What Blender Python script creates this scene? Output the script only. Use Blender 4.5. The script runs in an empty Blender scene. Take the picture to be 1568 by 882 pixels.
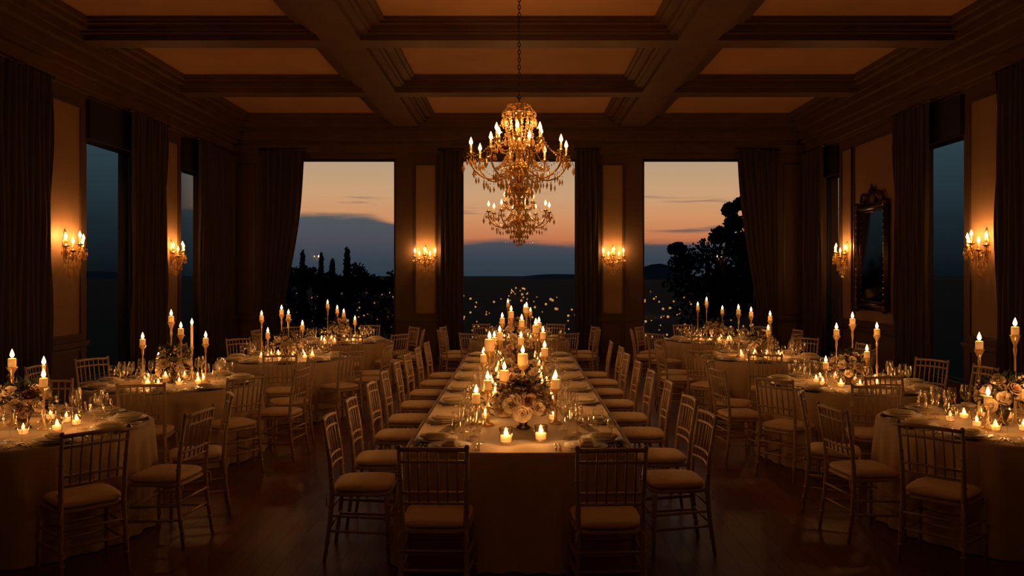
import bpy, math, random
from mathutils import Vector, Matrix, Quaternion
random.seed(7)
S=bpy.context.scene
R=random.random
def U(a,b): return a+(b-a)*random.random()
sin,cos,pi=math.sin,math.cos,math.pi

# ---------------------------------------------------------------- materials
def newmat(name):
    m=bpy.data.materials.new(name); m.use_nodes=True
    nt=m.node_tree; nt.nodes.clear()
    o=nt.nodes.new('ShaderNodeOutputMaterial')
    return m,nt,o
def pmat(name,col,rough=.5,metal=0,var=.15,scale=8,bump=0.0,emis=None,es=0,sheen=0,stretch=(1,1,1),bscale=None):
    m,nt,o=newmat(name); N=nt.nodes; L=nt.links
    p=N.new('ShaderNodeBsdfPrincipled'); L.new(p.outputs[0],o.inputs[0])
    p.inputs['Roughness'].default_value=rough; p.inputs['Metallic'].default_value=metal
    tc=N.new('ShaderNodeTexCoord'); mp=N.new('ShaderNodeMapping'); mp.inputs['Scale'].default_value=stretch
    L.new(tc.outputs['Object'],mp.inputs[0])
    n=N.new('ShaderNodeTexNoise'); n.inputs['Scale'].default_value=scale; n.inputs['Detail'].default_value=4
    L.new(mp.outputs[0],n.inputs['Vector'])
    r=N.new('ShaderNodeValToRGB')
    r.color_ramp.elements[0].position=.3; r.color_ramp.elements[1].position=.7
    r.color_ramp.elements[0].color=(*[c*(1-var) for c in col],1)
    r.color_ramp.elements[1].color=(*[min(1,c*(1+var)) for c in col],1)
    L.new(n.outputs[0],r.inputs[0]); L.new(r.outputs[0],p.inputs['Base Color'])
    if bump:
        b=N.new('ShaderNodeBump'); b.inputs['Strength'].default_value=bump; b.inputs['Distance'].default_value=.01
        n2=N.new('ShaderNodeTexNoise'); n2.inputs['Scale'].default_value=bscale or scale*6; L.new(mp.outputs[0],n2.inputs['Vector'])
        L.new(n2.outputs[0],b.inputs['Height']); L.new(b.outputs[0],p.inputs['Normal'])
    if emis:
        p.inputs['Emission Color'].default_value=(*emis,1); p.inputs['Emission Strength'].default_value=es
    if sheen:
        p.inputs['Sheen Weight'].default_value=sheen
    return m
M={}
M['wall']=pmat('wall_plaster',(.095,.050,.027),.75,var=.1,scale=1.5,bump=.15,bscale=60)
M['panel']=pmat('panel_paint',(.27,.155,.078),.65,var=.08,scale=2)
M['trim']=pmat('trim_wood',(.075,.040,.022),.5,var=.2,scale=4,stretch=(1,1,.3))
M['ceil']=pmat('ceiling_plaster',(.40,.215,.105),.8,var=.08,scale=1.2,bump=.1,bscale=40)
M['beam']=pmat('beam_wood',(.10,.052,.028),.5,var=.2,scale=3)
M['curt']=pmat('curtain_velvet',(.045,.026,.017),.85,var=.2,scale=3,stretch=(4,4,.4),sheen=.06)
M['frame']=pmat('window_frame_dark',(.013,.009,.007),.5)
M['chair']=pmat('chair_wood',(.50,.35,.22),.38,var=.12,scale=10,stretch=(1,1,.2))
M['cush']=pmat('cushion_fabric',(.88,.68,.44),.8,var=.06,scale=20,bump=.1)
M['cloth']=pmat('tablecloth_linen',(.62,.45,.28),.7,var=.06,scale=6,bump=.08,bscale=300,sheen=.2)
M['plate']=pmat('plate_china',(.88,.80,.66),.35,var=.02)
M['napkin']=pmat('napkin_linen',(.85,.70,.5),.8,var=.05)
M['silver']=pmat('cutlery_silver',(.8,.72,.6),.2,metal=1,var=.03)
M['gold']=pmat('gilt_brass',(.62,.40,.15),.28,metal=1,var=.15,scale=20)
M['bronze']=pmat('aged_bronze',(.10,.06,.03),.4,metal=1,var=.2)
M['wax']=pmat('candle_wax',(.85,.56,.23),.5,var=.04,emis=(1,.36,.07),es=.36)  # even emission stands in for flame light scattering inside the wax
M['waxv']=pmat('votive_wax',(.9,.68,.34),.5,var=.04,emis=(1,.42,.10),es=1.0)  # stronger emission imitates the flame's light soaking through the votive wax
M['wick']=pmat('wick',(.02,.02,.02),.9)
M['rose']=pmat('rose_cream',(.84,.68,.50),.6,var=.12,scale=20)
M['rose2']=pmat('rose_blush',(.62,.38,.27),.6,var=.15,scale=20)
M['rose3']=pmat('rose_deep',(.14,.03,.03),.6,var=.2,scale=20)
M['leaf']=pmat('leaf_green',(.03,.042,.02),.5,var=.3,scale=15)
M['tree']=pmat('tree_foliage',(.009,.012,.009),.9,var=.3)
M['bark']=pmat('tree_bark',(.02,.015,.01),.9,var=.3)
M['ground']=pmat('field_grass',(.007,.012,.011),1,var=.4,scale=.05)
M['hill']=pmat('distant_hill',(.10,.14,.20),1,var=.1,scale=.01)  # aerial haze is put into the blue-grey base colour

def flame(name,col,st):
    m,nt,o=newmat(name); N=nt.nodes; L=nt.links
    e=N.new('ShaderNodeEmission'); e.inputs[0].default_value=(*col,1); e.inputs[1].default_value=st
    t=N.new('ShaderNodeBsdfTransparent'); a=N.new('ShaderNodeAddShader')
    L.new(e.outputs[0],a.inputs[0]); L.new(t.outputs[0],a.inputs[1]); L.new(a.outputs[0],o.inputs[0])
    try: m.cycles.emission_sampling='NONE'
    except Exception: pass
    return m
M['flame']=flame('candle_flame',(1,.46,.12),7)
def emit(name,col,st):
    m,nt,o=newmat(name); e=nt.nodes.new('ShaderNodeEmission'); e.inputs[0].default_value=(*col,1); e.inputs[1].default_value=st
    nt.links.new(e.outputs[0],o.inputs[0])
    try: m.cycles.emission_sampling='NONE'
    except Exception: pass
    return m
M['vlight']=emit('lamp_glow',(1,.42,.09),.55)
def thin(name,col,rough,blend,base=.0,gl=(1,1,1),diff=0,dcol=None):
    m,nt,o=newmat(name); N=nt.nodes; L=nt.links
    t=N.new('ShaderNodeBsdfTransparent'); t.inputs[0].default_value=(*col,1)
    g=N.new('ShaderNodeBsdfGlossy'); g.inputs['Roughness'].default_value=rough; g.inputs[0].default_value=(*gl,1)
    lw=N.new('ShaderNodeLayerWeight'); lw.inputs[0].default_value=blend
    ma=N.new('ShaderNodeMath'); ma.operation='ADD'; ma.use_clamp=True; ma.inputs[1].default_value=base
    L.new(lw.outputs['Facing'] if blend>.3 else lw.outputs['Fresnel'],ma.inputs[0])
    mx=N.new('ShaderNodeMixShader'); L.new(ma.outputs[0],mx.inputs[0]); L.new(t.outputs[0],mx.inputs[1]); L.new(g.outputs[0],mx.inputs[2])
    last=mx
    if diff:
        d=N.new('ShaderNodeBsdfDiffuse'); d.inputs[0].default_value=(*dcol,1)
        m2=N.new('ShaderNodeMixShader'); m2.inputs[0].default_value=diff; L.new(mx.outputs[0],m2.inputs[1]); L.new(d.outputs[0],m2.inputs[2]); last=m2
    L.new(last.outputs[0],o.inputs[0]); return m
M['glass']=thin('drinking_glass',(.97,.97,.97),.07,.36,.04,(1,.93,.8))
M['pane']=thin('window_glass',(.96,.97,.98),.0,.02,.009)
M['crystal']=thin('crystal_drop',(.95,.8,.55),.12,.5,.25,(1,.80,.48),.36,(.95,.72,.38))
m,nt,o=newmat('mirror_silver'); g=nt.nodes.new('ShaderNodeBsdfGlossy'); g.inputs[0].default_value=(.6,.55,.48,1); g.inputs['Roughness'].default_value=.05; nt.links.new(g.outputs[0],o.inputs[0]); M['mirror']=m
# floor
m,nt,o=newmat('parquet_floor'); N=nt.nodes; L=nt.links
p=N.new('ShaderNodeBsdfPrincipled'); L.new(p.outputs[0],o.inputs[0]); p.inputs['Roughness'].default_value=.38
tc=N.new('ShaderNodeTexCoord'); mp=N.new('ShaderNodeMapping'); mp.inputs['Rotation'].default_value=(0,0,pi/2); L.new(tc.outputs['Object'],mp.inputs[0])
b=N.new('ShaderNodeTexBrick'); b.inputs['Scale'].default_value=1; b.inputs['Brick Width'].default_value=1.1; b.inputs['Row Height'].default_value=.13
b.inputs['Mortar Size'].default_value=.003; b.inputs['Color1'].default_value=(.17,.062,.045,1); b.inputs['Color2'].default_value=(.125,.046,.034,1); b.inputs['Mortar'].default_value=(.012,.006,.004,1)
L.new(mp.outputs[0],b.inputs[0]); L.new(b.outputs[0],p.inputs['Base Color'])
n=N.new('ShaderNodeTexNoise'); n.inputs['Scale'].default_value=5; mr=N.new('ShaderNodeMapRange'); mr.inputs[3].default_value=.30; mr.inputs[4].default_value=.46
L.new(tc.outputs['Object'],n.inputs['Vector']); L.new(n.outputs[0],mr.inputs[0]); L.new(mr.outputs[0],p.inputs['Roughness']); M['floor']=m

# ---------------------------------------------------------------- mesh builder
class MB:
    def __init__(s): s.v=[];s.f=[];s.m=[];s.mats=[];s.sm=[]
    def mi(s,k):
        if k not in s.mats: s.mats.append(k)
        return s.mats.index(k)
    def add(s,vs,fs,k,smooth=True):
        o=len(s.v); s.v+= [tuple(v) for v in vs]; i=s.mi(k)
        for f in fs: s.f.append(tuple(o+a for a in f)); s.m.append(i); s.sm.append(smooth)
    def box(s,a,b,k):
        x0,y0,z0=a;x1,y1,z1=b
        vs=[(x0,y0,z0),(x1,y0,z0),(x1,y1,z0),(x0,y1,z0),(x0,y0,z1),(x1,y0,z1),(x1,y1,z1),(x0,y1,z1)]
        s.add(vs,[(0,3,2,1),(4,5,6,7),(0,1,5,4),(1,2,6,5),(2,3,7,6),(3,0,4,7)],k,False)
    def lathe(s,prof,k,c=(0,0,0),n=16,smooth=True,sx=1,sy=1):
        vs=[];fs=[]
        for r,z in prof:
            for i in range(n):
                a=2*pi*i/n; vs.append((c[0]+r*cos(a)*sx,c[1]+r*sin(a)*sy,c[2]+z))
        for j in range(len(prof)-1):
            for i in range(n):
                i2=(i+1)%n; fs.append((j*n+i,j*n+i2,(j+1)*n+i2,(j+1)*n+i))
        if prof[0][0]>1e-3 and k not in('glass',): fs.append(tuple(range(n-1,-1,-1)))
        if prof[-1][0]>1e-3 and k not in('glass',): fs.append(tuple((len(prof)-1)*n+i for i in range(n)))
        s.add(vs,fs,k,smooth)
    def tube(s,path,rad,k,n=8,smooth=True):
        P=[Vector(p) for p in path]
        if not isinstance(rad,(list,tuple)): rad=[rad]*len(P)
        t0=(P[1]-P[0]).normalized(); ref=Vector((0,0,1)) if abs(t0.z)<.9 else Vector((1,0,0))
        nr=t0.cross(ref).normalized(); vs=[];fs=[]
        for j,p in enumerate(P):
            t=(P[min(j+1,len(P)-1)]-P[max(j-1,0)]).normalized()
            nr=(nr-t*nr.dot(t)).normalized(); bn=t.cross(nr)
            for i in range(n):
                a=2*pi*i/n; vs.append(p+(nr*cos(a)+bn*sin(a))*rad[j])
        for j in range(len(P)-1):
            for i in range(n):
                i2=(i+1)%n; fs.append((j*n+i,j*n+i2,(j+1)*n+i2,(j+1)*n+i))
        fs.append(tuple(range(n-1,-1,-1))); fs.append(tuple((len(P)-1)*n+i for i in range(n)))
        s.add(vs,fs,k,smooth)
    def sell(s,c,r,k,e=.4,nu=24,nv=10,tap=0):
        def pw(x,q): return math.copysign(abs(x)**q,x)
        vs=[];fs=[]
        for j in range(nv+1):
            ph=-pi/2+pi*j/nv
            for i in range(nu):
                th=2*pi*i/nu; cp=pw(cos(ph),.6)
                y=r[1]*cp*pw(sin(th),e); x=r[0]*cp*pw(cos(th),e)*(1+tap*y/r[1])
                vs.append((c[0]+x,c[1]+y,c[2]+r[2]*pw(sin(ph),.8)))
        for j in range(nv):
            for i in range(nu):
                i2=(i+1)%nu; fs.append((j*nu+i,j*nu+i2,(j+1)*nu+i2,(j+1)*nu+i))
        s.add(vs,fs,k)
    def octa(s,c,w,h,k):
        x,y,z=c
        vs=[(x,y,z-h*.62),(x+w,y,z-h*.15),(x,y+w,z-h*.15),(x-w,y,z-h*.15),(x,y-w,z-h*.15),(x,y,z+h*.38)]
        s.add(vs,[(0,2,1),(0,3,2),(0,4,3),(0,1,4),(5,1,2),(5,2,3),(5,3,4),(5,4,1)],k,False)
    def ball(s,c,r,k,n=8,m=5,sz=1):
        s.lathe([(max(r*sin(pi*j/m),1e-4),-r*cos(pi*j/m)*sz) for j in range(m+1)],k,c,n)
    def flame(s,c,h=.05,r=.011):
        pr=[(1e-4,0),(r*.7,h*.12),(r,h*.3),(r*.8,h*.52),(r*.4,h*.78),(1e-4,h)]
        s.lathe(pr,'flame',c,8)
    def obj(s,name,loc=(0,0,0),rot=0,parent=None):
        return inst(name,s.mesh(name),loc,rot,parent)
    def mesh(s,name):
        me=bpy.data.meshes.new(name+'_mesh'); me.from_pydata(s.v,[],s.f)
        for k in s.mats: me.materials.append(M[k])
        me.polygons.foreach_set('material_index',s.m); me.polygons.foreach_set('use_smooth',s.sm); me.update()
        return me
def inst(name,me,loc=(0,0,0),rot=0,parent=None):
    o=bpy.data.objects.new(name,me); S.collection.objects.link(o); o.location=loc; o.rotation_euler=(0,0,rot)
    if parent: o.parent=parent
    return o
WARM=(1,.44,.125)
PK=1.0
_ld={}
def light(parent,loc,power,rad=.025,col=WARM):
    key=(round(power,2),rad)
    if key not in _ld:
        l=bpy.data.lights.new('flame_light','POINT'); l.energy=power*PK; l.shadow_soft_size=rad; l.color=col; _ld[key]=l
    o=bpy.data.objects.new('flame_light',_ld[key]); S.collection.objects.link(o); o.parent=parent; o.location=loc
    return o

# ---------------------------------------------------------------- room
XW=6.1; YB=16.6; YF=-3.0; ZC=5.2; TH=.35
def wall(name,fn,a0,a1,holes,z1=ZC+.3):
    b=MB(); cur=a0
    for h in sorted(holes):
        b.box(*fn(cur,h[0],0,z1),'wall')
        if h[2]>0: b.box(*fn(h[0],h[1],0,h[2]),'wall')
        b.box(*fn(h[0],h[1],h[3],z1),'wall'); cur=h[1]
    b.box(*fn(cur,a1,0,z1),'wall')
    return b.obj(name)
SILL=.36; WT=4.36
BW=[(-5.07,-2.62),(-1.24,1.24),(2.62,5.07)]
LW=[(6.4,9.0),(11.05,12.6),(14.15,15.5)]
RW=[(6.4,8.9),(10.75,12.2),(14.95,15.85)]
SWT=3.85
wall('wall_back',lambda a,b,z0,z1:((a,YB,z0),(b,YB+TH,z1)),-XW,XW,[(a,b,SILL,WT) for a,b in BW])
wall('wall_left',lambda a,b,z0,z1:((-XW-TH,a,z0),(-XW,b,z1)),YF,YB+TH,[(a,b,SILL,SWT) for a,b in LW])
wall('wall_right',lambda a,b,z0,z1:((XW,a,z0),(XW+TH,b,z1)),YF,YB+TH,[(a,b,SILL,SWT) for a,b in RW])
wall('wall_front',lambda a,b,z0,z1:((a,YF-TH,z0),(b,YF,z1)),-XW,XW,[])
b=MB(); b.box((-XW-TH,YF-TH,-.1),(XW+TH,YB+TH,0),'floor'); b.obj('floor')
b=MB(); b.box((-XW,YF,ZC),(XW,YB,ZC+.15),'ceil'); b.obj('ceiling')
# coffer beams
b=MB(); e=0
for (hw,z0,z1) in [(.26,4.95,5.2),(.37,5.03,5.2),(.42,5.06,5.2),(.54,5.12,5.2),(.60,5.155,5.2)]:
    for x in (-2.33,2.33): b.box((x-hw,YF,z0),(x+hw,YB,z1),'beam')
    for y in (13.33,10.40,7.35,4.15,.95,-2.1): b.box((-XW,y-hw*.66,z0+.002),(XW,y+hw*.66,z1),'beam')
b.obj('ceiling_beams')
# cornice
b=MB()
for (pj,z0,z1) in [(.07,4.42,4.47),(.12,4.47,4.62),(.2,4.62,4.70),(.28,4.70,4.86),(.38,4.86,4.95),(.42,4.95,5.06),(.52,5.06,5.12),(.58,5.12,5.2)]:
    b.box((-XW,YB-pj,z0),(XW,YB,z1),'trim' if pj in(.07,.2,.38) else 'beam')
    b.box((-XW,YF,z0),(-XW+pj,YB,z1),'beam'); b.box((XW-pj,YF,z0),(XW,YB,z1),'beam')
b.obj('trim_1')
# window builder
def window(idx,axis,a,c,z0,z1,side=0):
    b=MB(); f=.05; d=.08; o=.12
    def bx(a0,a1,u0,u1,k,dd=(o,o+d)):
        if axis=='y': b.box((a0,YB+dd[0],u0),(a1,YB+dd[1],u1),k)
        else:
            xs=sorted((side*(XW+dd[0]),side*(XW+dd[1]))); b.box((xs[0],a0,u0),(xs[1],a1,u1),k)
    bx(a,a+f,z0,z1,'frame'); bx(c-f,c,z0,z1,'frame'); bx(a+f,c-f,z0,z0+f,'frame'); bx(a+f,c-f,z1-f,z1,'frame')
    bx(a,c,z0,z0+.03,'trim',(.0,o))
    m=o+d/2
    if axis=='y': vs=[(a+f,YB+m,z0+f),(c-f,YB+m,z0+f),(c-f,YB+m,z1-f),(a+f,YB+m,z1-f)]
    else: vs=[(side*(XW+m),a+f,z0+f),(side*(XW+m),c-f,z0+f),(side*(XW+m),c-f,z1-f),(side*(XW+m),a+f,z1-f)]
    b.add(vs,[(0,1,2,3)],'pane',False)
    b.obj('window_%d'%idx)
i=1
for a,c in BW: window(i,'y',a,c,SILL,WT); i+=1
for a,c in LW: window(i,'x',a,c,SILL,SWT,-1); i+=1
for a,c in RW: window(i,'x',a,c,SILL,SWT,1); i+=1
# moulding frames / panels
b=MB()
def bpanel(x0,x1,z0,z1,k='panel'):
    b.box((x0,YB-.012,z0),(x1,YB,z1),k); w=.035; d=.035
    for q in [((x0-w,z0-w),(x0,z1+w)),((x1,z0-w),(x1+w,z1+w)),((x0,z0-w),(x1,z0)),((x0,z1),(x1,z1+w))]:
        b.box((q[0][0],YB-d,q[0][1]),(q[1][0],YB,q[1][1]),'trim')
def spanel(sd,y0,y1,z0,z1,k='panel'):
    w=.035
    def q(a0,a1,u0,u1,d,k):
        xs=sorted((sd*XW,sd*(XW-d))); b.box((xs[0],a0,u0),(xs[1],a1,u1),k)
    q(y0,y1,z0,z1,.012,k)
    q(y0-w,y0,z0-w,z1+w,.035,'trim'); q(y1,y1+w,z0-w,z1+w,.035,'trim'); q(y0,y1,z0-w,z0,.035,'trim'); q(y0,y1,z1,z1+w,.035,'trim')
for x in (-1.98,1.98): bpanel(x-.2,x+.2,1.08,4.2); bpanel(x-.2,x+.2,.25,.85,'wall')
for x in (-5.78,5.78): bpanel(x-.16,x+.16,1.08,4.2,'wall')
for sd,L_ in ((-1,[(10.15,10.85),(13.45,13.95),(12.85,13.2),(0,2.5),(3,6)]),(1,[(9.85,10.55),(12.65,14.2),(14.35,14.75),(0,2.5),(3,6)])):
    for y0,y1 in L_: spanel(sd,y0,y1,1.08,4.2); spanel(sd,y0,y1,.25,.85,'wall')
b.obj('trim_2')
b=MB()  # chair rail + baseboards
def rail(z0,z1,d,k):
    segs=[(-XW,BW[0][0]),(BW[0][1],BW[1][0]),(BW[1][1],BW[2][0]),(BW[2][1],XW)] if z1>SILL else [(-XW,XW)]
    for s0,s1 in segs: b.box((s0,YB-d,z0),(s1,YB,z1),k)
    for sd,W in ((-1,LW),(1,RW)):
        cur=YF; ss=[]
        if z1>SILL:
            for w in W: ss.append((cur,w[0])); cur=w[1]
        ss.append((cur,YB-d))
        for s0,s1 in ss:
            xs=sorted((sd*XW,sd*(XW-d))); b.box((xs[0],s0,z0),(xs[1],s1,z1),k)
rail(.93,.97,.05,'trim'); rail(.90,.93,.03,'trim')
b.obj('trim_3')
b=MB(); rail(0,.16,.035,'trim'); rail(.16,.185,.02,'trim'); b.obj('baseboard_all')

# curtains
def curtain(name,fn,zt,ab,pleats):
    b=MB(); nu=pleats*8; nv=26; vs=[];fs=[]; ph=U(0,6)
    for j in range(nv+1):
        z=.01+(zt-.01)*j/nv; a,c=ab(z/zt)
        for i in range(nu+1):
            u=i/nu; w=abs(c-a)/pleats
            dd=.17+min(.06,.32*w)*sin(2*pi*pleats*u+.5*sin(3*z+ph))+.012*sin(7*u*pi+z*2+ph)
            vs.append(fn(a+(c-a)*u,dd,z))
    for j in range(nv):
        for i in range(nu):
            k=j*(nu+1)+i; fs.append((k,k+1,k+nu+2,k+nu+1))
    b.add(vs,fs,'curt')
    a,c=ab(1); b.tube([fn(a-.05,.17,zt+.01),fn(c+.05,.17,zt+.01)],.02,'bronze')
    b.tube([fn((a+c)/2,.0,zt+.01),fn((a+c)/2,.17,zt+.01)],.012,'bronze')
    b.obj(name)
fb=lambda a,d,z:(a,YB-d,z)
def tied(outer,inner,s):
    def ab(t):
        k=1-abs((t-.28))/.28 if t<.28 else max(0,1-((t-.28)/.72))**1.6
        k=max(0,min(1,k)); 
        inn=inner-s*k*.42 if t>=.28 else inner-s*(.42*(.6+.4*k))
        return (outer,inn) if outer<inn else (inn,outer)
    return ab
curtain('curtain',fb,4.5,tied(-5.42,-4.5,1),7)
curtain('curtain',fb,4.5,tied(5.42,4.57,-1),7)
curtain('curtain',fb,4.5,lambda t:(-1.66,-1.2),5)
curtain('curtain',fb,4.5,lambda t:(1.2,1.66),5)
fl=lambda a,d,z:(-XW+d,a,z); fr=lambda a,d,z:(XW-d,a,z)
for y0,y1 in [(8.6,9.95),(12.0,13.2),(14.5,16.2),(5.9,6.6)]: curtain('curtain',fl,4.4,(lambda t,y0=y0,y1=y1:(y0,y1)),max(4,int((y1-y0)*9)))
for y0,y1 in [(8.6,9.75),(11.35,12.4),(15.3,16.25),(5.9,6.6)]: curtain('curtain',fr,4.4,(lambda t,y0=y0,y1=y1:(y0,y1)),max(4,int((y1-y0)*9)))
# pelmets above side windows
for sd,W in ((-1,LW),(1,RW)):
    for a,c in W:
        b=MB(); xs=sorted((sd*XW,sd*(XW-.06))); b.box((xs[0],a-.02,SWT-.03),(xs[1],c+.02,4.36),'frame')
        b.obj('window_pelmet')

# ---------------------------------------------------------------- chandelier
def arm(b,rs,ang,k='gold',r=.011):
    pts=[]
    P=rs; n=len(P)
    for i in range(n-1):
        p0=P[max(i-1,0)];p1=P[i];p2=P[i+1];p3=P[min(i+2,n-1)]
        for q in range(4):
            t=q/4
            f=lambda a,b_,c,d:.5*((2*b_)+(-a+c)*t+(2*a-5*b_+4*c-d)*t*t+(-a+3*b_-3*c+d)*t**3)
            pts.append((f(p0[0],p1[0],p2[0],p3[0]),f(p0[1],p1[1],p2[1],p3[1])))
    pts.append(P[-1])
    b.tube([(p[0]*cos(ang),p[0]*sin(ang),p[1]) for p in pts],r,k,6)
def bobeche(b,x,y,z,k='gold',fl=(.068,.0145)):
    b.lathe([(.012,0),(.03,.008),(.05,.022),(.052,.026),(.02,.022),(.017,.05),(.012,.05)],k,(x,y,z),10)
    b.lathe([(.0115,.03),(.0115,.115),(.004,.118)],'wax',(x,y,z),8)
    b.flame((x,y,z+.118),*fl)
def drops(b,x,y,z,r,n,h=.07,w=.013,off=0):
    for i in range(n):
        a=2*pi*i/n+off; px,py=x+r*cos(a),y+r*sin(a)
        b.octa((px,py,z-.02),.007,.02,'crystal'); b.octa((px,py,z-.045-h*.4),w,h,'crystal')
def string(b,p,q,sag,n,w=.008):
    for i in range(n+1):
        t=i/n; x=p[0]+(q[0]-p[0])*t;y=p[1]+(q[1]-p[1])*t;z=p[2]+(q[2]-p[2])*t-sag*4*t*(1-t)
        b.octa((x,y,z),w,w*2.6,'crystal')
def pol(r,a,z): return (r*cos(a),r*sin(a),z)
def chand(drop):
    ch=MB(); CL=[]
    ch.lathe([(.002,.03),(.03,.05),(.02,.08),(.05,.12),(.09,.17),(.05,.22),(.03,.26),(.06,.31),(.11,.38),(.12,.44),(.06,.5),(.035,.55),(.06,.62),(.075,.68),(.03,.74),(.022,.82),(.045,.88),(.03,.95),(.02,1.02),(.05,1.08),(.03,1.13),(.01,1.19)],'gold',n=16)
    for i in range(8):
        a=2*pi*i/8+.2
        arm(ch,[(.08,.46),(.18,.36),(.32,.29),(.46,.33),(.56,.44),(.57,.56)],a)
        arm(ch,[(.14,.40),(.2,.46),(.17,.53),(.12,.5)],a,r=.007)
        x,y,z=pol(.57,a,.56); bobeche(ch,x,y,z,fl=(.095,.022)); CL.append((x,y,z+.16)); drops(ch,x,y,z+.01,.05,7,.085,.015)
        drops(ch,*pol(.40,a,.29),.03,3,.09); drops(ch,*pol(.5,a,.36),.02,3,.09)
        string(ch,pol(.2,a,.98),pol(.54,a,.56),.10,14,.009)
        string(ch,pol(.57,a,.53),pol(.57,a+pi/4,.53),.14,13,.009)
        ch.octa(pol(.66,a,.42),.024,.12,'crystal'); ch.tube([pol(.57,a,.56),pol(.64,a,.53),pol(.66,a,.46)],.004,'gold',5)
    for i in range(6):
        a=2*pi*i/6+.45
        arm(ch,[(.04,.74),(.12,.64),(.22,.62),(.29,.69),(.29,.74)],a,r=.009)
        x,y,z=pol(.29,a,.73); bobeche(ch,x,y,z,fl=(.095,.022)); CL.append((x,y,z+.16)); drops(ch,x,y,z+.01,.045,6,.07)
    for r,z,n,h in [(.20,1.06,18,.11),(.13,1.16,12,.07),(.28,.42,26,.12),(.22,.32,22,.11),(.16,.22,16,.11),(.10,.13,12,.10),(.17,.82,16,.09),(.05,.06,6,.07)]:
        ch.tube([pol(r,2*pi*i/24,z) for i in range(25)],.006,'gold',5); drops(ch,0,0,z,r,n,h,.017)
    for i in range(18):
        a=2*pi*i/18; string(ch,pol(.19,a,1.04),pol(.11,a,.72),.02,10,.013); string(ch,pol(.11,a,.68),pol(.27,a,.43),.05,9,.013)
        ch.tube([pol(.02,a,1.12),pol(.13,a,1.18),pol(.2,a,1.07)],.004,'gold',4)
    string(ch,(0,0,.03),(0,0,-.02),0,1,.02)
    z=1.19; i=0; TOP=ZC-drop
    while z<TOP-.03:
        pts=[]
        for q in range(11):
            a=2*pi*q/10; u=.016*cos(a); w=.028*sin(a)
            pts.append((u if i%2 else 0,0 if i%2 else u,z+.024+w))
        ch.tube(pts,.0055,'bronze',5); z+=.044; i+=1
    ch.lathe([(.012,-.07),(.03,-.055),(.075,-.015),(.08,0)],'bronze',(0,0,TOP),16)
    return ch.mesh('chandelier'),CL
for y,zz,pw,every in ((9.2,2.72,1.9,1),(14.45,2.47,1.0,1),(1.0,2.5,1.3,2)):
    cm,CL=chand(zz)
    o=inst('chandelier',cm,(0,y,zz),0)
    for j,c in enumerate(CL):
        if j%every==0: light(o,c,pw,.03)

# ---------------------------------------------------------------- sconces
sc=MB()
sc.lathe([(.001,-.22),(.02,-.2),(.045,-.12),(.03,-.04),(.06,.03),(.05,.1),(.02,.17),(.03,.2),(.001,.25)],'gold',(0,.0,0),14,sy=.35)
SL=[]
for dx,dy,dz in [(-.21,.13,0),(0,.2,.03),(.21,.13,0),(-.11,.17,-.06),(.11,.17,-.06)]:
    sc.tube([(0,.01,-.03),(dx*.3,dy*.5,-.12),(dx*.8,dy*.9,-.13+dz),(dx,dy,-.06+dz),(dx,dy,-.02+dz)],.008,'gold',6)
    bobeche(sc,dx,dy,-.02+dz,fl=(.085,.021)); drops(sc,dx,dy,-.01+dz,.045,6,.075); SL.append((dx,dy,.13+dz))
    drops(sc,dx*.7,dy*.8,-.13+dz,.02,3,.08)
string(sc,(-.21,.13,-.04),(0,.2,-.02),.08,9); string(sc,(.21,.13,-.04),(0,.2,-.02),.08,9)
for r,z in [(.07,-.16),(.045,-.24),(.02,-.3)]: drops(sc,0,.08,z,r,7,.09)
sm_=sc.mesh('wall_sconce')
for (x,y,r) in [(-1.98,YB-.015,pi),(1.98,YB-.015,pi),(-XW+.015,10.5,-pi/2),(-XW+.015,13.7,-pi/2),(XW-.015,10.2,pi/2),(XW-.015,14.55,pi/2)]:
    o=inst('wall_sconce',sm_,(x,y,2.27),r)
    for c in SL[:3]: light(o,(c[0],c[1],c[2]+.01),5.5,.025)

# ---------------------------------------------------------------- mirror
b=MB(); W_,H_=.52,.85
def fr_(w,h,r,k):
    b.tube([(-w,0,-h),(-w,0,h)],r,k,8); b.tube([(w,0,-h),(w,0,h)],r,k,8); b.tube([(-w,0,-h),(w,0,-h)],r,k,8); b.tube([(-w,0,h),(w,0,h)],r,k,8)
b.box((-W_,-.02,-H_),(W_,.0,H_),'bronze'); b.add([(-W_,.006,-H_),(W_,.006,-H_),(W_,.006,H_),(-W_,.006,H_)],[(0,1,2,3)],'mirror',False)
fr_(W_,H_,.05,'bronze'); fr_(W_-.07,H_-.07,.018,'bronze'); fr_(W_+.05,H_+.05,.02,'bronze')
for i in range(17):
    for s_ in (-1,1): b.ball((s_*W_,.045,-H_+2*H_*i/16),.016,'gold')
for s_ in (-1,1):
    pts=[(s_*(W_*.95-.0),0,H_+.05)]+[(s_*(.30-.16*cos(t)*(1-t/9)+.0),.01,H_+.14+.12*sin(t)*(1-t/9)) for t in [q*.5 for q in range(1,11)]]
    b.tube(pts,.028,'bronze',7)
    b.ball((s_*W_,0.02,H_+.05),.06,'bronze'); b.ball((s_*W_,0.02,-H_-.05),.06,'bronze')
b.lathe([(.001,-.16),(.1,-.1),(.14,0),(.1,.12),(.04,.18),(.001,.24)],'bronze',(0,0,H_+.17),14,sy=.35)
b.obj('wall_mirror',(XW-.07,13.4,2.2),pi/2)

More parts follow.
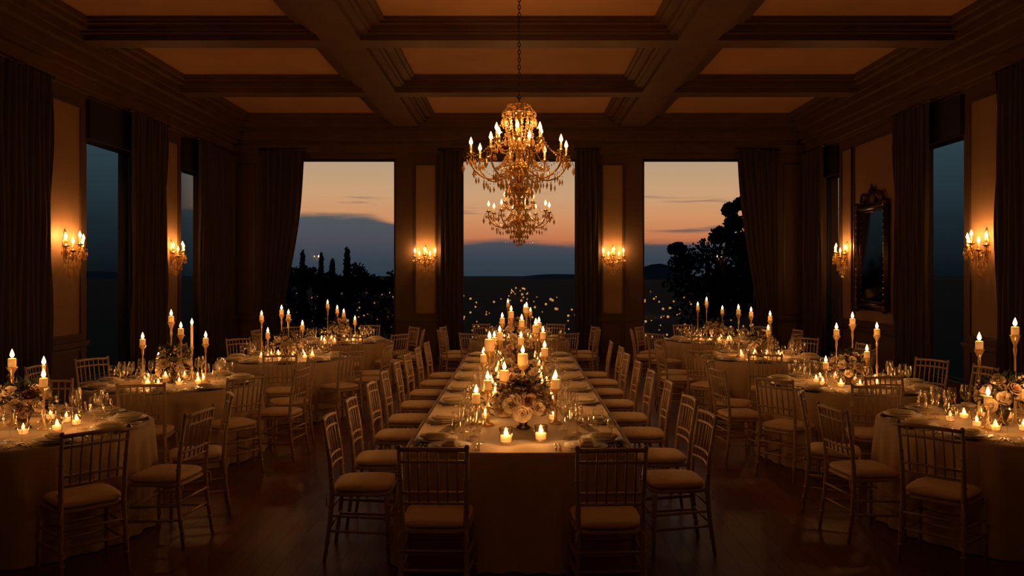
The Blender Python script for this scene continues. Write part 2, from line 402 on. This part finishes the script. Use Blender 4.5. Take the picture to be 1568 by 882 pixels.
# ---------------------------------------------------------------- chairs
c=MB(); k='chair'
for s_ in (-1,1):
    c.tube([(s_*.195,-.235,0),(s_*.188,-.2,.25),(s_*.182,-.185,.45),(s_*.185,-.2,.66),(s_*.192,-.245,.925)],[.012,.015,.017,.015,.012],k,8)
    c.ball((s_*.192,-.246,.93),.015,k)
    c.tube([(s_*.205,.19,0),(s_*.2,.178,.42)],[.012,.018],k,8)
    for z,yy in ((.12,-.218),(.2,-.208),(.33,-.194),(.55,-.19),(.74,-.213)): c.lathe([(.0155,-.006),(.0195,0),(.0155,.006)],k,(s_*.187,yy,z),8)
    for z in (.12,.25,.36): c.lathe([(.0155,-.006),(.0205,0),(.0155,.006)],k,(s_*.2025,.184,z),8)
    for z in (.2,.3): c.tube([(s_*.19,-.205,z),(s_*.203,.18,z-.02)],.009,k,6)
for z in (.17,.27): c.tube([(-.2,.183,z),(.2,.183,z)],.009,k,6)
for z in (.22,.33): c.tube([(-.188,-.2,z),(.188,-.2,z)],.009,k,6)
def by(z): return -.2-(z-.66)*.17
for z,r in ((.915,.0135),(.845,.010),(.66,.011),(.60,.010)):
    c.tube([(-.19+.38*t/6,by(z)-.022*sin(pi*t/6),z+(.006*sin(pi*t/6))) for t in range(7)],r,k,7)
for i in range(1,7):
    t=i/7; x=-.19+.38*t; q=.022*sin(pi*t)
    c.tube([(x,by(.6)-q,.6),(x,by(.76)-q,.76),(x,by(.915)-q,.915)],[.006,.008,.006],k,6)
c.sell((0,0,.435),(.205,.205,.022),k,.4,tap=.05)
c.sell((0,.002,.474),(.2,.2,.032),'cush',.42,tap=.05)
c.tube([(-.17,-.18,.46),(-.19,-.225,.44),(-.2,-.22,.38)],.004,'cush',4); c.tube([(.17,-.18,.46),(.19,-.225,.44),(.2,-.22,.36)],.004,'cush',4)
chm=c.mesh('dining_chair')
def chair(x,y,ang): # ang: facing direction angle
    inst('dining_chair',chm,(x,y,0),ang-pi/2)
# ---------------------------------------------------------------- place setting (local +Y to table centre)
g=MB()
g.lathe([(.002,.004),(.085,.003),(.10,.008),(.145,.016),(.147,.019),(.10,.012),(.002,.008)],'plate',n=28)
g.lathe([(.002,.012),(.07,.012),(.105,.022),(.106,.025),(.07,.018),(.002,.016)],'plate',n=24)
g.sell((0,-.01,.034),(.05,.105,.012),'napkin',.3,16,6); g.sell((.006,.0,.046),(.036,.075,.008),'napkin',.3,16,6)
def cut(x,kf):
    g.tube([(x,-.1,.005),(x,0,.006),(x,.05,.005)],[.005,.003,.003],'silver',5); g.sell((x,.08,.006),(.009,.035,.003),'silver',.9,8,4)
for x in (-.175,-.2,.175,.2): cut(x,0)
def wine(b,x,y,z0,h=.22,r=.038):
    b.lathe([(.034,.0),(.033,.003),(.006,.008),(.004,.02),(.004,h*.42),(.012,h*.46),(r*.85,h*.56),(r,h*.70),(r*.9,h*.88),(r*.78,h)],'glass',(x,y,z0),14)
wine(g,.10,.19,0,.23,.042); wine(g,.19,.15,0,.20,.036); wine(g,.02,.235,0,.2,.03)
psm=g.mesh('place_setting')
def setting(x,y,ang): inst('place_setting',psm,(x,y,.7515),ang-pi/2)

# ---------------------------------------------------------------- tables
def cloth(name,outline,loc):
    b=MB(); n=len(outline); vs=[(0,0,.75)];fs=[]
    rings=[(-.03,.75,0),(-.006,.748,0),(.004,.74,0)]+[(.006+.05*t,.735-.728*t,.028*min(1,t*2.2)) for t in [q/9 for q in range(1,10)]]
    L_=0; arc=[0]
    for i in range(1,n): L_+=math.dist(outline[i][:2],outline[i-1][:2]); arc.append(L_)
    L_+=math.dist(outline[0][:2],outline[-1][:2]); nf=round(L_/.19); p1,p2=U(0,6),U(0,6)
    for off,z,amp in rings:
        for i,(x,y,nx,ny) in enumerate(outline):
            a=2*pi*arc[i]/L_; w=amp*(sin(a*nf+1.3*sin(a*3+p1))*.7+.4*sin(a*round(nf*.37)+p2))
            vs.append((x+nx*(off+w),y+ny*(off+w),z))
    for i in range(n): fs.append((0,1+i,1+(i+1)%n))
    for j in range(len(rings)-1):
        for i in range(n):
            i2=(i+1)%n; fs.append((1+j*n+i2,1+j*n+i,1+(j+1)*n+i,1+(j+1)*n+i2)[::-1])
    b.add(vs,fs,'cloth'); b.obj(name,loc)
TR=.88
circ=[(TR*cos(2*pi*i/160),TR*sin(2*pi*i/160),cos(2*pi*i/160),sin(2*pi*i/160)) for i in range(160)]
def rrect(hx,hy,r,st=.03):
    P=[]
    for (cx,cy,a0) in [(hx-r,hy-r,0),(-hx+r,hy-r,pi/2),(-hx+r,-hy+r,pi),(hx-r,-hy+r,3*pi/2)]:
        for q in range(9):
            a=a0+pi/2*q/8; P.append((cx+r*cos(a),cy+r*sin(a),cos(a),sin(a)))
    out=[]
    for i in range(len(P)):
        p=P[i];q=P[(i+1)%len(P)]; out.append(p); d=math.dist(p[:2],q[:2])
        m=int(d/st)
        if d>.1:
            for j in range(1,m): t=j/m; out.append((p[0]+(q[0]-p[0])*t,p[1]+(q[1]-p[1])*t,p[2],p[3]))
    return out
LY0,LY1=5.02,11.5
cloth('banquet_table',rrect(.76,(LY1-LY0)/2,.12),(0,(LY0+LY1)/2,0))

# flowers
def rose(b,c,r,ax,k):
    q=Vector((0,0,1)).rotation_difference(Vector(ax).normalized()); c=Vector(c)
    for (cnt,lo,hi,h0,h1,w) in [(3,.05,.22,.0,.95,1.2),(4,.12,.48,-.05,.88,.95),(5,.2,.8,-.1,.7,.8),(6,.25,1.05,-.2,.45,.65)]:
        a0=U(0,6)
        for i in range(cnt):
            a=a0+2*pi*i/cnt; vs=[];fs=[]
            for v in range(4):
                t=v/3
                for u in range(4):
                    uu=-1+2*u/3; an=a+uu*w*(.55+.45*sin(pi*min(1,t*.8+.1)))
                    rad=r*(lo+(hi-lo)*t**.8); zz=r*(h0+(h1-h0)*sin(t*1.6)-.18*uu*uu*t)
                    vs.append(c+q@Vector((rad*cos(an),rad*sin(an),zz)))
            for v in range(3):
                for u in range(3): z_=v*4+u; fs.append((z_,z_+1,z_+5,z_+4))
            b.add(vs,fs,k)
def leaf(b,c,d,l,w,k='leaf'):
    c=Vector(c);d=Vector(d).normalized(); s_=d.cross(Vector((U(-.3,.3),U(-.3,.3),1))).normalized(); up=s_.cross(d)
    vs=[c,c+d*l*.4+s_*w+up*.1*l,c+d*l*.4,c+d*l*.4-s_*w+up*.1*l,c+d*l-up*.15*l]
    b.add(vs,[(0,2,1),(0,3,2),(1,2,4),(2,3,4)],k,False)
RC=['rose']*8+['rose2']*2+['rose3']
def bouquet(rx,rz,n,nl,zc=.12,ry=None,rr0=.035,rr1=.055,cols=RC,inn=.6):
    b=MB(); ry=ry or rx
    b.lathe([(.05,0),(.055,.01),(.03,.03),(.05,.09),(.06,.11),(.05,.115)],'bronze',n=14)
    for i in range(n):
        a=i*2.4; t=(i+.5)/n; zz=1-1.25*t; rr=math.sqrt(max(0,1-zz*zz))
        d=Vector((rr*cos(a),rr*sin(a),zz*.9)); p=Vector((d.x*rx,d.y*ry,zc+.04+d.z*rz))*U(.9,1.05)
        p.z=max(p.z,.05)
        rose(b,p,U(rr0,rr1),(d.x,d.y,d.z+.3),random.choice(cols))
    for i in range(nl):
        a=U(0,2*pi); e_=U(-.15,1.3); d=Vector((cos(a)*cos(e_),sin(a)*cos(e_),sin(e_)))
        p=Vector((d.x*rx*U(inn,1.0),d.y*ry*U(inn,1.0),max(.04,zc+.04+d.z*rz*U(inn,1.0)))); leaf(b,p,d+Vector((U(-.5,.5),U(-.5,.5),U(-.2,.4))),U(.06,.11),U(.014,.026))
    for i in range(10):
        a=U(0,2*pi); d=Vector((cos(a),sin(a),U(.2,1.2))).normalized(); p0=Vector((0,0,zc)); p1=p0+Vector((d.x*rx*1.3,d.y*ry*1.3,d.z*rz*1.5))
        b.tube([p0,p1],.0025,'leaf',4)
        for t in (.6,.75,.9,1): leaf(b,p0.lerp(p1,t),d+Vector((U(-.8,.8),U(-.8,.8),U(-.3,.3))),.05,.012)
        b.ball(p1,.012,'rose')
    return b.mesh('floral_centerpiece')
BQ=[bouquet(.17,.17,22,110,.13),bouquet(.15,.2,18,110,.15)]
BF=bouquet(.185,.155,30,90,.14,rr0=.052,rr1=.075,cols=['rose']*9+['rose2']*2,inn=.4)

def candle(x,y,zf,r=.036,ph=.085,power=1.5,base=.7505,glass=True,thin_=False):
    """zf : height of flame base"""
    b=MB(); H=zf-base-.008
    if thin_: r=.013; ph=min(.24,H*.5)
    k='crystal' if glass else 'gold'
    if H>ph+.06:
        h=H-ph
        b.lathe([(.05,0),(.052,.006),(.03,.015),(.012,.03),(.008,h*.3),(.016,h*.36),(.008,h*.42),(.007,h*.75),(.014,h*.82),(.01,h*.88),(r+.008,h-.008),(r+.012,h)],k,n=12)
    else: h=.008; ph=H-h; b.lathe([(r+.02,0),(r+.025,.008)],'gold',n=14)
    b.lathe([(r,h),(r,h+ph-.004),(r*.88,h+ph),(r*.6,h+ph-.004),(.002,h+ph-.006)],'wax',n=14)
    b.tube([(0,0,h+ph-.006),(0,0,h+ph+.01)],.0015,'wick',4)
    b.flame((0,0,h+ph+.004),.068,.016)
    o=b.obj('candlestick',(x,y,base))
    if power: light(o,(0,0,h+ph+.04),power,.02)
def votives(pts,name='votive_candles',every=2,power=.9,sc=1.0):
    b=MB()
    for (x,y) in pts:
        b.lathe([(.002,.004),(.033*sc,.004),(.035*sc,.01),(.04*sc,.085*sc),(.0385*sc,.085*sc),(.033*sc,.012)],'glass',(x,y,0),14)
        b.lathe([(.029*sc,.012),(.031*sc,.042*sc),(.002,.04*sc)],'waxv',(x,y,0),12); b.flame((x,y,.043*sc),.045*sc,.012*sc)
    o=b.obj(name,(0,0,.751))
    for i,(x,y) in enumerate(pts):
        if i%every==0: light(o,(x,y,.075*sc),power,.02)

# long table dressing
inst('floral_centerpiece',BF,(0.03,5.86,.7505),.3)
b=MB()
for i in range(60):
    y=6.35+i*.082; x=U(-.16,.16); rose(b,(x,y,.80+U(0,.10)*(1-abs(x)*3)),U(.035,.06),(x*2,U(-.6,.1),1),random.choice(RC))
for i in range(900):
    y=U(6.2,11.25); x=random.gauss(0,.12); leaf(b,(x,y,.765+U(0,.15)),(x*3+U(-.5,.5),U(-.8,.8),U(-.1,.8)),U(.05,.1),U(.01,.022))
for i in range(40):
    y=6.3+i*.12; x=U(-.15,.15); h=U(.18,.4); b.tube([(x,y,.76),(x+U(-.03,.03),y,.76+h)],.002,'leaf',4); rose(b,(x,y,.76+h),U(.028,.045),(U(-.5,.5),-.6,1),random.choice(['rose','rose','rose2']))
    for q in range(6): leaf(b,(x,y,.76+h*U(.4,.95)),(U(-1,1),U(-1,1),.4),.06,.014)
b.obj('floral_garland')
for (x,y,z,r,ph) in [(-.33,6.02,.99,.031,.075),(-.24,5.98,1.10,.031,.075),(.28,6.04,1.10,.032,.075),(-.12,6.35,1.13,.038,.085),(.03,6.5,1.25,.043,.095),(-.26,6.86,1.34,.043,.105),
    (.24,7.4,1.21,.033,.075),(-.34,7.5,1.14,.032,.075),(.17,8.0,1.39,.033,.08),(-.2,8.05,1.31,.033,.08),(0.02,8.5,1.22,.033,.075),(-.28,8.8,1.2,.032,.075),(.27,8.9,1.25,.032,.075),
    (0.03,9.2,1.37,.032,.08),(-.1,9.7,1.45,.032,.08),(.25,9.9,1.3,.032,.075),(-.22,10.2,1.34,.032,.075),(.1,10.7,1.46,.032,.08),(-.12,11.0,1.3,.032,.075),(.3,6.75,.98,.031,.075)]:
    candle(x,y,z,r,ph,1.2)
votives([(-.09,5.33),(.15,5.42)],'votive_candle',1,1.6,1.25)
votives([(s_*U(.2,.3),6.2+i*.3+U(-.1,.1)) for i in range(17) for s_ in (-1,1)],every=4,power=.9)
b=MB()
for (x,y) in [(-.32,5.55),(-.40,5.70),(-.31,5.74),(.36,5.54),(.42,5.68),(.33,5.76),(-.42,6.35),(.44,6.3),(.38,6.45),(-.42,6.5)]:
    wine(b,x,y,0,U(.19,.24),U(.032,.042))
b.obj('wine_glasses',(0,0,.751))
for i,y in enumerate([5.42,6.13,7.0,7.78,8.6,9.45,10.3,11.1]):
    for s_ in (-1,1):
        yy=y+(.05 if s_>0 else -.03)
        chair(s_*(1.09+U(-.03,.02)),yy,(pi if s_>0 else 0)+U(-.07,.07)); setting(s_*.57,y,(pi if s_>0 else 0))
chair(-.48,4.64,pi/2-.02); chair(.51,4.62,pi/2+.03)
setting(-.46,5.19,pi/2); setting(.44,5.19,pi/2)
chair(-.4,11.95,-pi/2); chair(.4,11.93,-pi/2)

# round tables
def rtable(x,y,angs,cand,bq=0,nvot=10,sets=None):
    cloth('round_table',circ,(x,y,0))
    inst('floral_centerpiece',BQ[bq],(x,y,.7505),U(0,6))
    for a in angs:
        a_=math.radians(a); chair(x+1.2*cos(a_),y+1.2*sin(a_),a_+pi+U(-.08,.08))
    for i in range(10):
        a_=math.radians((angs[0] if angs else 0)+36*i); setting(x+.69*cos(a_),y+.69*sin(a_),a_+pi)
    for (dx,dy,z,th) in cand: candle(x+dx,y+dy,z,power=.6,thin_=th,r=.028,ph=.065)
    votives([(x+U(.25,.36)*cos(2*pi*i/nvot+.3),y+U(.25,.36)*sin(2*pi*i/nvot+.3)) for i in range(nvot)],every=3,power=.75)
rtable(-3.7,5.85,[-42,-11,20,115,150,185,230],[(-.15,.1,1.27,0),(-.05,-.28,1.11,0),(.18,-.05,1.14,0),(-.25,-.12,1.0,0),(.0,.25,1.2,1)],0)
rtable(-3.67,8.3,[-76,-41,-8,25,150,180,212],[(-.06,.1,1.46,0),(-.27,-.1,1.23,0),(.13,-.1,1.34,0),(.33,.05,1.23,0),(-.24,.2,1.0,0),(.12,.2,1.36,1)],1)
rtable(-3.2,10.8,[-76,-41,-8,25,135,180,215],[(-.35,.0,1.34,0),(-.12,.15,1.41,0),(.05,-.1,1.36,0),(.18,.12,1.2,0),(-.2,-.2,1.12,0)],0)
rtable(-3.1,13.5,[-70,-35,0,35,80,140,180,220],[(-.2,.0,1.4,0),(-.08,.2,1.3,0),(.1,-.1,1.25,0),(.25,.1,1.12,0)],1)
rtable(3.7,6.0,[-138,-168,162,100,50,15,-20,-60],[(-.06,.2,1.38,0),(-.2,-.15,1.0,0),(.02,-.25,1.06,0),(.16,.1,1.5,0),(.2,-.1,1.07,0)],1)
rtable(3.45,8.2,[-104,-139,-172,155,30,0,-32],[(-.13,.0,1.33,0),(.08,.1,1.44,0),(.27,-.05,1.34,0),(-.3,-.15,1.0,0),(.1,-.2,1.12,0)],0)
rtable(3.35,10.9,[-104,-139,-172,155,45,0,-35],[(-.3,.0,1.42,0),(-.08,.15,1.38,0),(.14,.0,1.33,0),(.05,-.2,1.15,0)],1)
rtable(3.4,13.6,[-110,-145,180,145,100,40,0,-40],[(-.3,.0,1.36,0),(-.1,.2,1.44,0),(.1,-.1,1.3,0)],0)
rtable(0,14.0,[-160,-20,15,165,-125,-55,60,120],[(-.2,.0,1.4,0),(.1,.2,1.3,0),(.2,-.1,1.25,0)],1)

# ---------------------------------------------------------------- outdoors
GZ=-4
b=MB(); b.add([(-1500,17.2,GZ),(1500,17.2,GZ),(1500,2500,GZ),(-1500,2500,GZ)],[(0,1,2,3)],'ground',False)
b.add([(-1500,-300,GZ),(-6.6,-300,GZ),(-6.6,17.2,GZ),(-1500,17.2,GZ)],[(0,1,2,3)],'ground',False)
b.add([(6.6,-300,GZ),(1500,-300,GZ),(1500,17.2,GZ),(6.6,17.2,GZ)],[(0,1,2,3)],'ground',False); b.obj('ground')
b=MB(); vs=[];fs=[]; n=160
for i in range(n+1):
    x=-900+1800*i/n; h=-6+1.5*sin(x*.011+1)+21*math.exp(-((x-178)/38)**2)+7*math.exp(-((x-60)/70)**2)+12*math.exp(-((x+600)/150)**2)+.5*sin(x*.07)
    vs+=[(x,950,GZ),(x,1000,max(-3.5,h))]
for i in range(n): fs.append((2*i,2*i+2,2*i+3,2*i+1))
b.add(vs,fs,'hill'); b.obj('distant_hill')
def foliage(b,blobs,n,sz):
    for i in range(n):
        c_,r_=random.choice(blobs); v=Vector((random.gauss(0,1),random.gauss(0,1),random.gauss(0,1))).normalized()*(R()**.4)
        p=Vector(c_)+Vector((v.x*r_[0],v.y*r_[1],v.z*r_[2])); q=Quaternion((U(-1,1),U(-1,1),U(-1,1),U(-1,1))).normalized(); s_=sz*U(.6,1.3)
        vs=[p+q@Vector(t)*s_ for t in [(-1,-.5,0),(0,-.7,.2),(1,0,0),(.2,.7,.1),(-.8,.5,0)]]
        b.add(vs,[(0,1,2,3,4)],'tree',False)
def tree(name,x,y,blobs,n=1600,sz=.16,tr=.25):
    b=MB(); foliage(b,[((c_[0],c_[1],c_[2]-GZ),r_) for c_,r_ in blobs],n,sz)
    b.tube([(0,0,0),(.2,0,3),(0,.1,blobs[0][0][2]-GZ)],[tr*1.4,tr,tr*.4],'bark',8)
    for c_,r_ in blobs[1:]: b.tube([(.1,0,3.2),(c_[0]*.6,c_[1]*.6,(c_[2]-GZ)*.8),(c_[0],c_[1],c_[2]-GZ)],[tr*.5,tr*.3,tr*.1],'bark',6)
    b.obj(name,(x,y,GZ))
tree('broadleaf_tree',9.6,40,[((.3,0,2.9),(1.5,1.4,.9)),((-1.1,0,2.5),(.9,.9,.6)),((.75,0,3.9),(.7,.8,.45)),((1.45,0,4.5),(.6,.8,.4)),((1.15,0,5.2),(.4,.6,.35)),((1.7,0,5.5),(.35,.5,.3)),((-.7,0,1.4),(1.6,1.2,.9)),((1.4,0,2.0),(1.3,1.2,1.2)),((-1.5,.2,3.2),(.5,.4,.3)),((0,0,.2),(2,1.4,1.2)),((1.8,0,3.6),(.8,.8,.6))],5200,.11)
tree('broadleaf_tree',14.5,46,[((0,0,3),(2,1.6,1.5)),((-1,0,1),(2.6,1.5,1.5))],2200,.2)
for x,h,w in [(-15.75,3.4,.50),(-14.4,3.1,.46),(-12.5,3.6,.65),(-13.6,2.7,.6)]:
    b=MB(); H=h-GZ; foliage(b,[((0,0,H*t),(w*(1.08-t)**.6*(.9 if t>.15 else .5),w*(1.08-t)**.6,.5)) for t in [.1+.87*q/14 for q in range(15)]],2400,.12)
    b.tube([(0,0,0),(0,0,H*.9)],[.12,.02],'bark',6); b.obj('cypress_tree',(x,57,GZ))
b=MB(); bl=[]
for i in range(16): bl.append(((-19+i*.75,U(-1,1),U(4.8,6.1)),(U(.6,1.2),1,U(.5,1.0))))
for i in range(14): bl.append(((-19+i*.8,U(-1,1),U(2,4.5)),(1.3,1,1.8)))
foliage(b,bl,7000,.16); b.obj('hedge_row',(0,60,GZ))
b=MB()
for i in range(300):
    sl=U(.028,.09); y=5.9/sl*U(.75,1); x=U(-.30,.30)*y; z=U(.2,1.5); r=y/1200*U(.9,2.1)
    if y>52: b.ball((x,y,z),r,'vlight',8,6)
for i in range(22):
    y=54; x=U(-13.6,-10.4); z=U(.6,4.6)*U(.4,1); b.ball((x,y+U(-1,1),z),U(.05,.09),'vlight',8,6)
b.obj('village_lights',(0,0,GZ))

# ---------------------------------------------------------------- world
w=bpy.data.worlds.new('dusk_sky'); S.world=w; w.use_nodes=True; nt=w.node_tree; nt.nodes.clear(); N=nt.nodes; L=nt.links
out=N.new('ShaderNodeOutputWorld'); bg=N.new('ShaderNodeBackground'); L.new(bg.outputs[0],out.inputs[0])
tc=N.new('ShaderNodeTexCoord'); sp=N.new('ShaderNodeSeparateXYZ'); L.new(tc.outputs['Generated'],sp.inputs[0])
def srgb(r,g,b): 
    f=lambda c:((c/255+.055)/1.055)**2.4 if c>10 else c/255/12.92
    return (f(r),f(g),f(b),1)
def ramp(st):
    r=N.new('ShaderNodeValToRGB'); e=r.color_ramp.elements
    while len(e)<len(st): e.new(.5)
    for i,(p_,c_) in enumerate(st): e[i].position=p_; e[i].color=c_
    return r
def math_(op,a,b_=None,clamp=False):
    m=N.new('ShaderNodeMath'); m.operation=op; m.use_clamp=clamp
    for i,v in enumerate((a,b_)):
        if v is None: continue
        if isinstance(v,(int,float)): m.inputs[i].default_value=v
        else: L.new(v,m.inputs[i])
    return m.outputs[0]
main=ramp([(0,srgb(150,90,66)),(.045,srgb(200,120,78)),(.07,srgb(212,146,98)),(.10,srgb(206,160,118)),(.15,srgb(180,156,128)),(.26,srgb(70,74,78)),(.6,srgb(12,17,26))])
L.new(sp.outputs['Z'],main.inputs[0])
side=ramp([(0,srgb(12,18,22)),(.06,srgb(26,38,44)),(.17,srgb(50,68,76)),(.6,srgb(12,17,26))]); L.new(sp.outputs['Z'],side.inputs[0])
ax=math_('ABSOLUTE',sp.outputs['X']); sf=N.new('ShaderNodeMapRange'); sf.interpolation_type='SMOOTHSTEP'; sf.inputs[1].default_value=.26; sf.inputs[2].default_value=.42; L.new(ax,sf.inputs[0])
bk=math_('LESS_THAN',sp.outputs['Y'],0.0); sfb=math_('MAXIMUM',sf.outputs[0],bk)
mp=N.new('ShaderNodeMapping'); mp.inputs['Scale'].default_value=(3.5,3.5,26); L.new(tc.outputs['Generated'],mp.inputs[0])
ns=N.new('ShaderNodeTexNoise'); ns.inputs['Scale'].default_value=2.2; ns.inputs['Detail'].default_value=5; ns.inputs['Roughness'].default_value=.5; L.new(mp.outputs[0],ns.inputs['Vector'])
lf=N.new('ShaderNodeMapRange'); lf.interpolation_type='SMOOTHSTEP'; lf.inputs[1].default_value=-.06; lf.inputs[2].default_value=-.20; lf.inputs[3].default_value=.040; lf.inputs[4].default_value=.074; L.new(sp.outputs['X'],lf.inputs[0])
edge=math_('ADD',lf.outputs[0],math_('MULTIPLY',math_('SUBTRACT',ns.outputs[0],.5),.022))
df=math_('SUBTRACT',edge,sp.outputs['Z']); cf=N.new('ShaderNodeMapRange'); cf.interpolation_type='SMOOTHSTEP'; cf.inputs[1].default_value=-.004; cf.inputs[2].default_value=.005; L.new(df,cf.inputs[0])
mp2=N.new('ShaderNodeMapping'); mp2.inputs['Scale'].default_value=(4,4,60); mp2.inputs['Location'].default_value=(1.3,0,.6); L.new(tc.outputs['Generated'],mp2.inputs[0])
n2=N.new('ShaderNodeTexNoise'); n2.inputs['Scale'].default_value=1.6; n2.inputs['Detail'].default_value=3; L.new(mp2.outputs[0],n2.inputs['Vector'])
s2=N.new('ShaderNodeMapRange'); s2.inputs[1].default_value=.60; s2.inputs[2].default_value=.70; s2.inputs[4].default_value=.75; L.new(n2.outputs[0],s2.inputs[0])
zl=N.new('ShaderNodeMapRange'); zl.inputs[1].default_value=.11; zl.inputs[2].default_value=.09; L.new(sp.outputs['Z'],zl.inputs[0])
cl=math_('MAXIMUM',cf.outputs[0],math_('MULTIPLY',s2.outputs[0],zl.outputs[0]))
ccol=ramp([(0,srgb(48,60,70)),(.02,srgb(58,67,78)),(.045,srgb(78,78,86)),(.08,srgb(82,90,94))]); L.new(sp.outputs['Z'],ccol.inputs[0])
m1=N.new('ShaderNodeMixRGB'); L.new(cl,m1.inputs[0]); L.new(main.outputs[0],m1.inputs[1]); L.new(ccol.outputs[0],m1.inputs[2])
m2=N.new('ShaderNodeMixRGB'); L.new(sfb,m2.inputs[0]); L.new(m1.outputs[0],m2.inputs[1]); L.new(side.outputs[0],m2.inputs[2])
L.new(m2.outputs[0],bg.inputs[0]); bg.inputs[1].default_value=1.0

# ---------------------------------------------------------------- camera
cd=bpy.data.cameras.new('camera'); co=bpy.data.objects.new('camera',cd); S.collection.objects.link(co); S.camera=co
co.location=(0,0,1.9); co.rotation_euler=(pi/2,0,0); cd.lens=1200/1568*36; cd.sensor_width=36
cd.shift_x=-.007; cd.shift_y=-.0134; cd.clip_end=5000
S.view_settings.view_transform='Standard'; S.view_settings.look='None'; S.view_settings.exposure=0
try: S.cycles.transparent_max_bounces=14
except Exception: pass
